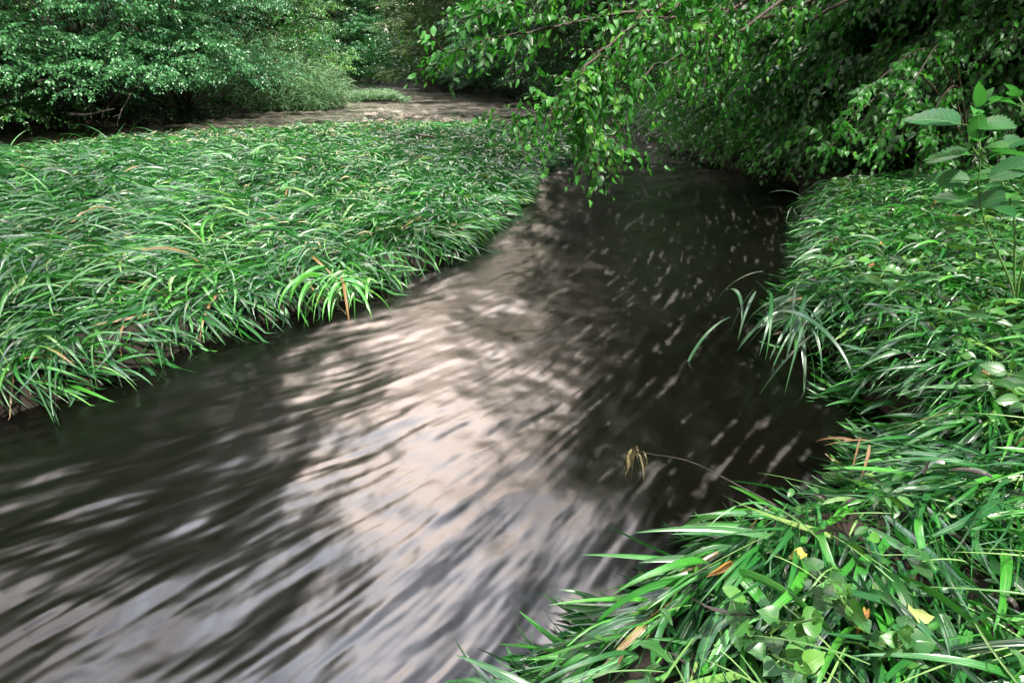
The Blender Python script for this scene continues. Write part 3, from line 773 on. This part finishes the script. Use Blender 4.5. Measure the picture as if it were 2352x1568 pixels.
# ------------------------------------------------------------------ the branch hanging over the bend
def hanging():
    base = (5.4, 4.6); bz = float(hat(np.array([base[0]]), np.array([base[1]]))[0]) - .05
    t = thing('overhanging_tree', (base[0], base[1], bz), 'bright green heart leaved tree whose branches hang over the bend', 'tree')
    gt = Geo(); gb = Geo(); gl = Geo()
    tr = wander((base[0], base[1], bz), (4.2, 4.8, 7.5), 12, .03, seed=5)
    tube(gt, tr, .17 * (1 - .6 * np.linspace(0, 1, 12)), 10)
    rr = np.random.default_rng(55)
    # main boughs: from the trunk out over the water, then drooping; given by picture place and distance
    boughs = [
        [(tr[7]), aty(1750, -190, 4.3), aty(1500, -90, 3.9), aty(1250, -30, 3.6), aty(1080, 45, 3.5)],
        [(tr[6]), aty(1800, -120, 4.2), aty(1520, 10, 3.8), aty(1230, 70, 3.6), aty(1020, 125, 3.5)],
        [(tr[6]), aty(1800, -60, 4.1), aty(1500, 90, 3.8), aty(1330, 210, 3.6), aty(1160, 285, 3.5)],
        [(tr[6]), aty(1850, -40, 4.3), aty(1600, 100, 4.0), aty(1400, 240, 3.8), aty(1310, 320, 3.6)],
        [(tr[6]), aty(1700, -80, 3.9), aty(1450, 60, 3.7), aty(1330, 200, 3.5), aty(1400, 350, 3.45)],
        [(tr[5]), aty(1900, -10, 4.6), aty(1650, 20, 4.3), aty(1480, 70, 4.2), aty(1400, 150, 4.1)],
        [(tr[5]), aty(1950, 0, 4.9), aty(1750, 40, 4.7), aty(1620, 90, 4.6), aty(1550, 170, 4.5)],
    ]
    for bi, b in enumerate(boughs):
        b = np.array(b)
        # smooth through the points
        tt = np.linspace(0, len(b) - 1, 34); i = np.minimum(tt.astype(int), len(b) - 2); f = (tt - i)[:, None]
        p0 = b[np.maximum(i - 1, 0)]; p1 = b[i]; p2 = b[i + 1]; p3 = b[np.minimum(i + 2, len(b) - 1)]
        c = .5 * (2 * p1 + (p2 - p0) * f + (2 * p0 - 5 * p1 + 4 * p2 - p3) * f**2 + (3 * p1 - p0 - 3 * p2 + p3) * f**3)
        c = c + rr.normal(0, .012, c.shape)
        tube(gb, c, np.linspace(.016, .003, 34), 5)
        # side twigs
        n_ = 60
        s = rr.uniform(.12, 1, n_) ** .85
        s = np.clip(s, 0, .999) * 33; i = s.astype(int); q = c[i] + (c[np.minimum(i + 1, 33)] - c[i]) * (s - i)[:, None]
        T = norm(c[np.minimum(i + 1, 33)] - c[i] + 1e-6)
        dd = T * .6 + rr.normal(0, .6, (n_, 3)); dd[:, 2] -= .1
        sprays(gl, gb, 'oval' if bi % 2 else 'heart', q, dd, rr.uniform(.18, .42, n_), 9, .066, .35, .55, .58, .4, rr, twig=.003, nsc=1.0, wid=.9)
    # upper crown of the same tree, above the picture, open towards the left
    n_ = 60
    c = norm(rr.normal(0, 1, (n_, 3))) * rr.uniform(.3, 1, (n_, 1)) * np.array([3.5, 3.8, 2.2]) + np.array([4.4, 5.7, 6.2])
    for j in range(n_):
        br = wander(tr[rr.integers(6, 12)], c[j], 7, .06, seed=j); tube(gb, br, .04 * (1 - .8 * np.linspace(0, 1, 7)), 5)
    K = 9000
    q = c[rr.integers(0, n_, K)] + rr.normal(0, .55, (K, 3)); q = q[q[:, 2] > 3.2]
    K = len(q); yd = rr.normal(0, .6, (K, 3)); yd[:, 2] -= .7; nr = rr.normal(0, .6, (K, 3)); nr[:, 2] += 1
    leaves(gl, 'far', q, yd, nr, rr.uniform(.14, .3, K), np.clip(.5 + rr.normal(0, .15, K), 0, 1), 1.3)
    gt.build('trunk', M_BARK, t); gb.build('branches', M_TWIG, t); gl.build('crown', M_MUL, t)
hanging()

# low hanging spray over the bank grass
def hanging_shrub(name, label, cat, root, pts, seed, m, kind='heart', lsize=.07, nt=26, K=8, hang=.7, tint=.5, group=None):
    rr = np.random.default_rng(seed)
    t = thing(name, tuple(root), label, cat, group)
    gb = Geo(); gl = Geo()
    for pth in pts:
        b = np.array([root] + list(pth))
        tt = np.linspace(0, len(b) - 1, 26); i = np.minimum(tt.astype(int), len(b) - 2); f = (tt - i)[:, None]
        p0 = b[np.maximum(i - 1, 0)]; p1 = b[i]; p2 = b[i + 1]; p3 = b[np.minimum(i + 2, len(b) - 1)]
        c = .5 * (2 * p1 + (p2 - p0) * f + (2 * p0 - 5 * p1 + 4 * p2 - p3) * f**2 + (3 * p1 - p0 - 3 * p2 + p3) * f**3)
        tube(gb, c, np.linspace(.009, .003, 26), 5)
        s = rr.uniform(.25, 1, nt) * 24.9; i = s.astype(int); q = c[i] + (c[i + 1] - c[i]) * (s - i)[:, None]
        T = norm(c[i + 1] - c[i])
        dd = T * .6 + rr.normal(0, .5, (nt, 3))
        sprays(gl, gb, kind, q, dd, rr.uniform(.12, .3, nt), K, lsize, .3, hang, tint, .3, rr, twig=.002, nsc=.6)
    gb.build('stems', M_TWIG, t); gl.build('foliage', m, t)
    return t
r0 = np.array([4.3, 5.6, .75])
hanging_shrub('weeping_shrub', 'glossy green shrub with orange brown twigs drooping to the grass', 'shrub', r0,
              [[aty(2150, 120, 5.0), aty(2010, 190, 4.6), aty(1930, 290, 4.4)], [aty(2180, 100, 5.0), aty(2080, 220, 4.6), aty(2010, 330, 4.5)],
               [aty(2200, 200, 4.9), aty(2140, 270, 4.7), aty(2150, 370, 4.6)], [aty(2120, 180, 4.9), aty(1980, 250, 4.5), aty(1900, 350, 4.4)]], 71, M_MUL, nt=18)

CB = 'unseen tall trees round the spot that close off the sky'  # trees out of view, added to block sky light and darken reflections
for i, (bx_, by_, h_, r_, lb_) in enumerate([(.5, -13, 15, 3.6, 'unseen tall tree furthest behind the near bank, added to block sky'), (-2.0, -7.5, 16, 4.2, 'unseen tall tree straight behind the near bank, added to block sky'),
        (-7.0, -9.0, 15, 4.2, 'unseen tall tree behind to the left, added to block sky'), (14.5, 4.5, 14, 4.2, 'unseen tall tree right of the near bank, added to block sky'), (-25, 7, 18, 5.0, 'unseen tall tree beside the left channel, added to darken reflections'),
        (10.5, 8.5, 16, 4.5, 'unseen tall tree behind the right bank shrubs'), (8.0, 15.0, 17, 4.8, 'unseen tall tree above the bend'), (5.5, 24.0, 17, 5.0, 'unseen tall tree above the far right shore'),
        (-20, 14, 16, 4.5, 'unseen tall tree behind the left shore')]):
    tree('unseen_tree', lb_, 'tree', (bx_, by_), h_, r_, 4, 5, M_TREE, 'mid', .2, 2, 8, 10, .4, 130 + i, (0, -1), 2600, CB)

# ------------------------------------------------------------------ far wood behind the trees
g = Geo(); rr = np.random.default_rng(9)
N = 110000
th = rr.uniform(-math.pi, math.pi, N)
# ring well behind the first trees, further off upstream
rad = 30 + 35 * np.exp(-((th + .18) / .35)**2) + rr.uniform(0, 8, N) - 10 * (th > .2)
x = rad * np.sin(th); y = rad * np.cos(th)
z = rr.random(N)**1.1 * (15 + 9 * (th < -.55) * (th > -1.6))
q = np.stack([x, y, z], -1)
d_ok = (sdist(x, y, rb) > 3) | (sdist(x, y, lb) > 3)
q = q[d_ok]; th = th[d_ok]; z = z[d_ok]; N = len(q)
yd = rr.normal(0, 1, (N, 3)); nr = rr.normal(0, .7, (N, 3)); nr[:, 2] += .8
leaves(g, 'far', q, yd, nr, rr.uniform(.7, 1.4, N), np.clip(.35 + .5 * (fbm(th * 20, z * .6, 3) - .5) + rr.normal(0, .1, N), 0, 1), 1.4)
wd_ = g.build('woodland', M_COOL)
tag(wd_, 'dark mass of woodland standing behind both banks', 'woodland', kind='stuff')
# dense understorey right behind the bank shrubs, closing the gaps
g = Geo()
def under(poly, box, n_, dmin, dmax, zmax, size, seed):
    rr = np.random.default_rng(seed)
    x, y, d = scatter(poly, n_, dmin, box, dmax, seed)
    z = height(x, y) + rr.random(len(x)) * zmax
    q = np.stack([x, y, z], -1); n2 = len(q)
    yd = rr.normal(0, 1, (n2, 3)); yd[:, 2] -= .5; nr = rr.normal(0, .6, (n2, 3)); nr[:, 2] += .8
    leaves(g, 'mid', q, yd, nr, rr.uniform(size * .6, size * 1.3, n2), np.clip(.35 + rr.normal(0, .15, n2), 0, 1), 1.2)
under(rb, (1, 14, 5.5, 24), 90000, 2.3, 6, 3.2, .16, 3)
under(rb, (-16, 12, 17, 60), 120000, .5, 6, 3.0, .2, 5)
under(lb, (-26, -2, 13, 26), 70000, 1.6, 7, 3.6, .18, 4)
under(lb, (-30, -2, 25, 75), 90000, .5, 8, 4.5, .26, 6)
under(lb, (-26, -4, 12, 30), 60000, .05, 2.2, .7, .09, 7)
under(lb, (-26, -4, 28, 75), 60000, .05, 2.2, 1.2, .16, 8)
under(rb, (-16, 12, 16, 60), 90000, .05, 2.0, .9, .14, 9)
under(rb, (1.5, 8, 6.5, 17), 26000, .15, 2.6, .6, .09, 10)
und = g.build('understorey', M_TREE)
tag(und, 'shaded leafy thicket filling the space behind the bank trees', 'undergrowth', kind='stuff')

# ------------------------------------------------------------------ reeds
def reeds(name, label, cx, cy, rx, ry, n_, hmin, hmax, seed, m=M_REED, group=None, per=9, wd=(.012, .024), ln=(.35, .7)):
    rr = np.random.default_rng(seed)
    a = rr.uniform(0, 6.28, n_); r_ = np.sqrt(rr.random(n_))
    x = cx + rx * r_ * np.cos(a); y = cy + ry * r_ * np.sin(a)
    z0 = np.maximum(height(x, y), -.1)
    H = rr.uniform(hmin, hmax, n_) * (1 - .45 * r_**2)
    t = thing(name, (cx, cy, float(z0.mean())), label, 'reeds', group)
    g1 = Geo(); g2 = Geo()
    out_ = np.arctan2(np.sin(a) * 1.0, np.cos(a))
    lean = rr.normal(0, .12, n_) + .25 * r_
    B = np.stack([x, y, z0], -1)
    blades(g1, B, out_, H, np.full(n_, .008), R(88) - lean, R(62) - lean, rr.normal(0, .2, n_), rr.normal(0, 1, n_), rr.random(n_) * .5 + .2, 6, .5)
    s = rr.uniform(.1, 1, (n_, per))
    bx = B[:, None] + np.stack([np.cos(out_)[:, None] * H[:, None] * s * np.sin(lean + .15)[:, None] , np.sin(out_)[:, None] * H[:, None] * s * np.sin(lean + .15)[:, None], H[:, None] * s * np.cos(lean)[:, None] * .97], -1)
    bx = bx.reshape(-1, 3); n2 = len(bx)
    blades(g2, bx, rr.uniform(0, 6.28, n2), rr.uniform(*ln, n2), rr.uniform(*wd, n2), rr.uniform(R(35), R(75), n2), rr.uniform(R(-75), R(-10), n2), rr.normal(0, .4, n2), rr.normal(0, .5, n2),
           np.clip(.5 + rr.normal(0, .22, n2), 0, 1), 5, 0)
    g1.build('stalks', m, t); g2.build('leaf_blades', m, t)
    return t
RG = 'reed clumps on the left point'
q = aty(690, 250, 20.6); reeds('reed_clump', 'arching pale green reeds at the tip of the left point', q[0], 21.4, 1.2, 1.1, 480, 1.2, 1.8, 201, group=RG)
q = aty(600, 250, 20.6); reeds('reed_clump', 'tallest pale reed clump in the middle of the left point', q[0], 21.4, 1.3, 1.1, 620, 1.7, 2.5, 202, group=RG)
q = aty(520, 250, 19.6); reeds('reed_clump', 'reed clump nearest the dark shore under the thin trunked tree', q[0], 20.6, 1.0, 1.0, 260, .8, 1.5, 203, group=RG)
q = onz(868, 233); reeds('sedge_clump', 'short sedge growing on the small islet upstream', q[0], q[1], 1.25, 1.0, 1300, .25, .45, 204, per=3, ln=(.12, .25), wd=(.015, .03))
for i in range(11):
    rr = np.random.default_rng(300 + i)
    q = onz(762 + 4.2 * i + rr.uniform(-2, 2), 229 + rr.uniform(-4, 6))
    bm_v = norm(rr.normal(0, 1, (60, 3)))
    import bmesh
    bm = bmesh.new(); bmesh.ops.create_icosphere(bm, subdivisions=2, radius=1)
    sc3 = np.array([rr.uniform(.14, .3), rr.uniform(.12, .22), rr.uniform(.08, .15)])
    for v_ in bm.verts:
        k = 1 + .35 * (float(vnoise(np.array([v_.co.x * 2 + i * 7.]), np.array([v_.co.y * 2 + v_.co.z * 3]), 5)[0]) - .5)
        v_.co = Vector((v_.co.x * sc3[0] * k, v_.co.y * sc3[1] * k, v_.co.z * sc3[2] * k))
    me = bpy.data.meshes.new('stone'); bm.to_mesh(me); bm.free(); me.materials.append(M_STONE)
    o_ = bpy.data.objects.new('stone', me); o_.location = (q[0], q[1], .03); o_.rotation_euler = (0, 0, rr.uniform(0, 6)); col.objects.link(o_)
    tag(o_, 'dark wet stone heaped at the left end of the small islet', 'stone', 'stones of the small islet')

# grass fringe of the right shore beyond the bend and the left shore
g = Geo()
for poly, box, nn, wds, lns in [(rb, (-2, 7, 6.0, 30), 60000, (.01, .02), (.35, .7)), (lb, (-16, -5, 12, 21), 12000, (.012, .02), (.25, .5))]:
    x, y, d = scatter(poly, nn, .02, box, 1.3)
    if poly is lb: k = rng.random(len(x)) < .25
    else: k = rng.random(len(x)) < .4 + .6 * (fbm(x, y, 3) > .5)
    k &= ~((x > onz(1600, 362)[0]) & (y < 9.6) & (poly is rb))
    x, y, d = x[k], y[k], d[k]; N = len(x)
    ox, oy = grad_out(x, y, poly)
    ph = np.arctan2(oy, ox) + rng.normal(0, .6, N)
    B = np.stack([x, y, hat(x, y) + rng.random(N) * .35], -1)
    blades(g, B, ph, rng.uniform(*lns, N), rng.uniform(*wds, N), rng.uniform(R(30), R(80), N), rng.uniform(R(-80), R(-30), N), rng.normal(0, .4, N), rng.normal(0, .5, N), np.clip(.5 + rng.normal(0, .2, N), 0, 1), 5, 0)
fr = g.build('shore_grass', M_REED)
tag(fr, 'arching grass fringing the shaded shores beyond the bend', 'grass', kind='stuff')

# ------------------------------------------------------------------ broad leaved sapling at the right edge
def broad(name, label, root, stems_, seed, kind, m, pairs=4, lsize=.16, wid=1.0, tint=.5, cat='plant', group=None, hang=.25, pet=.03, first=4):
    rr = np.random.default_rng(seed)
    t = thing(name, tuple(root), label, cat, group); gb = Geo(); gl = Geo()
    for tip in stems_:
        c = wander(root, tip, 14, .04, -.08, seed=int(rr.integers(1e6)))
        tube(gb, c, np.linspace(.006, .002, 14), 6, r=.4)
        for k in range(pairs):
            i = int(first + (13 - first) * (k + .5) / pairs); T = norm(c[i] - c[i - 1])
            a = rr.uniform(0, 3.14); S = norm(np.cross(T, [math.cos(a) * .4, math.sin(a) * .4, 1]))
            for sg in (1, -1):
                d = T * .45 + S * sg + np.array([0, 0, -hang * rr.uniform(0, 1.5)])
                pp = c[i] + norm(d) * pet
                tube(gb, [c[i], pp], [.0018, .0014], 5, r=.5)
                nr = np.array([-.25, -.5, .8]) + rr.normal(0, .35, 3)
                leaves(gl, kind, pp[None], d[None], nr[None], lsize * rr.uniform(.65, 1.1), np.array([np.clip(tint + rr.normal(0, .2), 0, 1)]), wid)
        T = norm(c[-1] - c[-2])
        for sg in range(3):
            d = T + rr.normal(0, .4, 3)
            leaves(gl, kind, c[-1][None], d[None], np.array([[0, 0, 1.]]) + rr.normal(0, .3, (1, 3)), lsize * rr.uniform(.3, .6), np.array([np.clip(tint + .3, 0, 1)]), wid)
    gb.build('stem', M_STEM, t); gl.build('foliage', m, t)
    return t
hz = lambda x, y: float(hat(np.array([x]), np.array([y]))[0])
q0 = aty(2420, 520, 2.6); q0 = np.array([q0[0], 2.6, hz(q0[0], 2.6)])
broad('broadleaf_sapling', 'sapling with large ribbed oval leaves reaching in from the right edge', q0,
      [aty(2240, 250, 2.45), aty(2340, 225, 2.5), aty(2250, 320, 2.4)], 81, 'serrated', M_BIG, 3, .22, 1.05, .5, 'sapling', first=7)
q0 = aty(2520, 560, 2.5); q0 = np.array([q0[0], 2.5, hz(q0[0], 2.5)])
broad('broadleaf_sapling', 'lower young sapling with drooping leaf pairs below the large leaved one', q0,
      [aty(2290, 390, 2.5), aty(2330, 440, 2.4)], 82, 'serrated', M_BIG, 3, .13, 1.0, .6, 'sapling', hang=.5, first=7)

# nettle like weeds on the near bank
NW = 'toothed leaved weeds on the near bank'
for i, (u, v, z, s, lb_) in enumerate([(2055, 985, .3, .085, 'bright green toothed weed at the tip of the bank inlet'),
                                       (2010, 900, .4, .06, 'toothed weed near the undercut beside the long drooping blades'),
                                       (2300, 880, .4, .08, 'dark green weed with big crinkled leaves at the right edge'),
                                       (1720, 1470, .35, .06, 'low weed with rounded leaves at the bottom of the near mound'),
                                       (2030, 1500, .4, .05, 'cluster of small scalloped leaves near the bare soil patch')]):
    p0 = onz(u, v, z); p0[2] = hz(p0[0], p0[1])
    rr = np.random.default_rng(500 + i)
    tips = [p0 + np.array([rr.normal(0, .1), rr.normal(0, .08), rr.uniform(.08, .2)]) for _ in range(4)]
    broad('toothed_weed', lb_, p0, tips, 510 + i, 'serrated' if i < 3 else 'heart', M_COVER, 3, s, 1.3, .5, 'weed', NW, pet=.012)

# long drooping blades over the water, right bank
def tuft(name, label, cat, base, heads, lens, wid, seed, m=M_GRASS, tint=.5, a0=(20, 50), a1=(-85, -60), nper=6, sprd=.3, group=None, js=.05):
    rr = np.random.default_rng(seed); g_ = Geo()
    for h in heads:
        N = nper
        B = np.array(base)[None] + rr.normal(0, js, (N, 3)) * (1, 1, .4)
        blades(g_, B, np.full(N, h) + rr.normal(0, sprd, N), rr.uniform(*lens, N), rr.uniform(*wid, N), R(1) * rr.uniform(*a0, N), R(1) * rr.uniform(*a1, N),
               rr.normal(0, .3, N), rr.normal(0, .4, N), np.clip(tint + rr.normal(0, .12, N), 0, 1), 10, .3)
    o_ = g_.build(name, m)
    return tag(o_, label, cat, group)
b0 = onz(1840, 700, .3)
tuft('grass_tuft', 'long blue green blades drooping into the water halfway up the right bank', 'grass tuft', b0, [math.pi, math.pi + .4, math.pi + .9, math.pi + 1.3], (.3, .6), (.014, .026), 601, tint=.2, nper=8, js=.17, sprd=.6, a0=(-20, 40))
b0 = onz(1700, 1150, .25)
0 and tuft('grass_tuft', 'broad arching blades at the crest of the near mound', 'grass tuft', b0, [math.pi + .5, math.pi + .8], (.2, .36), (.012, .02), 602, tint=.42, nper=5, a0=(-10, 20), sprd=.4, js=.12)
b0 = onz(1480, 1290, .2)
0 and tuft('grass_tuft', 'bright blades leaning off the near mound over black water', 'grass tuft', b0, [math.pi + .6, math.pi + 1.0], (.2, .34), (.012, .018), 603, tint=.42, nper=5, a0=(-10, 20), sprd=.4, js=.12)
b0 = onz(1975, 1010, .3)
tuft('grass_tuft', 'withered orange blades at the bank inlet', 'grass tuft', b0, [math.pi + .6], (.14, .26), (.006, .01), 604, m=M_DRY, nper=4, js=.015, a0=(-20, 10), a1=(-70, -30), sprd=.7)

# wilted weed on the edge of the bar with a dry brown leaf
b0 = onz(790, 640, .28)
t = thing('wilted_weed', tuple(b0), 'limp pale green weed drooping off the bar edge with one brown tip', 'weed')
g_ = Geo(); rr = np.random.default_rng(8)
N = 46
hh = rr.uniform(math.pi, 2 * math.pi, N)
blades(g_, b0[None] + rr.normal(0, .09, (N, 3)) * (1, 1, .3), hh, rr.uniform(.15, .42, N), rr.uniform(.014, .03, N), rr.uniform(.2, 1.0, N), rr.uniform(-1.5, -1.2, N), rr.normal(0, .3, N), rr.normal(0, .6, N), rr.uniform(.6, .9, N), 8, .4)
g_.build('foliage', M_GRASS, t)
g_ = Geo()
blades(g_, (b0 + [.0, -.02, .03])[None], np.array([-1.3]), np.array([.42]), np.array([.022]), np.array([.4]), np.array([-1.55]), np.array([.1]), np.array([.4]), np.array([.4]), 10, .4)
g_.build('dry_leaf', M_DRY, t)

# stray upright stalks and arching blades on the bar's skyline
rr = np.random.default_rng(12); g = Geo()
x, y, d = scatter(isl, 6000, .05, (-13, 4, 9, 17), 2.2, 12)
fd = sstep(0, 1.5, d)
k = (rr.random(len(x)) < .12); x, y = x[k], y[k]; N = len(x)
B = np.stack([x, y, hat(x, y) + .1], -1)
blades(g, B, rr.choice([0, math.pi], N) + rr.normal(0, .6, N), rr.uniform(.25, .6, N), rr.uniform(.008, .018, N), rr.uniform(R(40), R(80), N), rr.uniform(R(-60), R(30), N), rr.normal(0, .4, N), rr.normal(0, .6, N), np.clip(.55 + rr.normal(0, .15, N), 0, 1), 7, .2)
stg = g.build('arching_grass', M_GRASS)
tag(stg, 'grass blades still arching upright along the back of the bar', 'grass', kind='stuff')

# ------------------------------------------------------------------ fallen leaves, twigs
def fallen(label, u, v, z, s, c1, c2, kind='oval', nrm_=(0, -.3, 1), curl=2.0, ang=0, wid=1.2, rough=.5):
    c1 = tuple(a * .6 for a in c1); c2 = tuple(a * .6 for a in c2)
    m_ = leaf_mat('fallen_leaf', [(0, c1), (1, c2)], rough=rough, trans=.15, veins=.25, tcol=c2)
    p_ = onz(u, v, z - .06); s = s * .5; g_ = Geo(); rr = np.random.default_rng(int(u + v)); nrm_ = np.array(nrm_) + rr.normal(0, .35, 3)
    leaves(g_, kind, p_[None], np.array([[math.cos(ang), math.sin(ang), .1]]), np.array([nrm_], float), s, np.array([.5]), wid, np.array([curl]))
    return tag(g_.build('fallen_leaf', m_), label, 'leaf', 'fallen leaves')
ORG = ((.45, .2, .04), (.6, .3, .06)); BR = ((.16, .08, .06), (.3, .17, .13)); YE = ((.4, .36, .04), (.55, .48, .06)); PG = ((.2, .32, .12), (.35, .45, .22)); BK = ((.012, .01, .012), (.04, .03, .03))
fallen('orange fallen leaf lying on the flattened grass of the bar', 330, 470, .26, .12, *ORG, ang=.5)
fallen('pinkish brown dead leaf on the left front of the bar', 232, 612, .2, .12, *BR, ang=2.6)
fallen('small orange leaf low on the bar beside the left picture edge', 22, 762, .15, .09, *ORG, ang=1)
fallen('tiny yellow leaf near the back of the bar', 810, 362, .28, .1, *YE, ang=2)
fallen('yellow green torn leaf on the bar above the limp weed', 868, 512, .26, .12, *YE, ang=4)
fallen('orange leaf among blades of the upper right bank', 2020, 560, .52, .07, *ORG, ang=.2)
fallen('rusty curled leaf below the orange one on the right bank', 2010, 610, .5, .08, (.25, .08, .03), (.4, .15, .05), ang=3)
fallen('crumpled white grey leaf on the near bank', 2170, 1066, .5, .05, (.4, .4, .4), (.6, .6, .58), ang=2.2)
fallen('pale green round leaf beside the dark rotten one', 2185, 1188, .5, .05, *PG, 'heart', ang=1)
fallen('dark rotten leaf standing on edge on the near bank', 2190, 1150, .52, .05, *BK, nrm_=(.3, -1, .3), ang=1.6)
fallen('large yellow green leaf lying on bare soil in the corner', 2110, 1430, .5, .12, (.3, .42, .1), (.5, .55, .2), 'heart', ang=1.2, wid=1.1)
fallen('yellow leaf half buried in the near mound', 1850, 1270, .5, .08, *YE, ang=3.4)
fallen('orange blade shaped leaf on the lower mound', 1680, 1290, .48, .14, *ORG, ang=3.8, wid=.4)
fallen('long orange streaked leaf near the soil patch', 1990, 1400, .5, .13, *ORG, ang=4.0, wid=.4)
fallen('blackened leaf curled beside the yellow one', 1925, 1230, .52, .09, *BK, nrm_=(.6, -.6, .5), ang=2.4, curl=3)

def stick(name, label, pts, r0, r1, m_=M_BARK, seed=0, forks=0, cat='stick'):
    g_ = Geo(); rr = np.random.default_rng(seed)
    c = wander(pts[0], pts[1], 14, .02, 0, seed=seed)
    tube(g_, c, np.linspace(r0, r1, 14), 7)
    for k in range(forks):
        i = rr.integers(4, 12); e = c[i] + rr.normal(0, .12, 3) * np.linalg.norm(np.array(pts[1]) - pts[0])
        tube(g_, wander(c[i], e, 6, .05, seed=seed + k + 1), np.linspace(r1, r1 * .4, 6), 5)
    return tag(g_.build(name, m_), label, cat)
stick('driftwood_stick', 'dark stick poking out of the water beyond the hanging branch', (onz(1395, 292, -.05), onz(1460, 262, .35)), .03, .012, seed=1, forks=2)
stick('driftwood_stick', 'pinkish bare twig resting on the grass at the back of the bar', (onz(1005, 318, .3), onz(950, 306, .34)), .02, .012, M_TWIG, 2, 1)
stick('dead_branch', 'bare dead branch lying low under the mint leaved tree', (aty(160, 262, 14.0), aty(262, 250, 13.6)), .035, .01, M_BARK, 21, 3, 'branch')
stick('dead_branch', 'thin dead branch leaning into the dark left shore', (aty(300, 215, 14.2), aty(272, 275, 13.6)), .018, .008, M_BARK, 22, 2, 'branch')
# twig reaching from the mound over the water with a rag of dead grass on its tip
t = thing('dangling_stem', tuple(onz(1790, 1165, .3)), 'thin dark stem over the water with withered grass hanging from its tip', 'stem')
g_ = Geo(); tip = onz(1460, 1035, .3); c = wander(onz(1790, 1165, .3), tip, 14, .02, -.05, seed=4); tube(g_, c, np.linspace(.003, .0015, 14), 5); g_.build('stalk', M_DEAD, t)
g_ = Geo(); rr = np.random.default_rng(3); N = 14
blades(g_, tip[None] + rr.normal(0, .008, (N, 3)), rr.uniform(0, 6.28, N), rr.uniform(.04, .13, N), rr.uniform(.006, .012, N), rr.uniform(-1.4, -.5, N), np.full(N, -1.55), rr.normal(0, .6, N), rr.normal(0, .8, N), rr.random(N), 7, .4)
g_.build('dead_blades', M_RAG, t)
g_ = Geo()
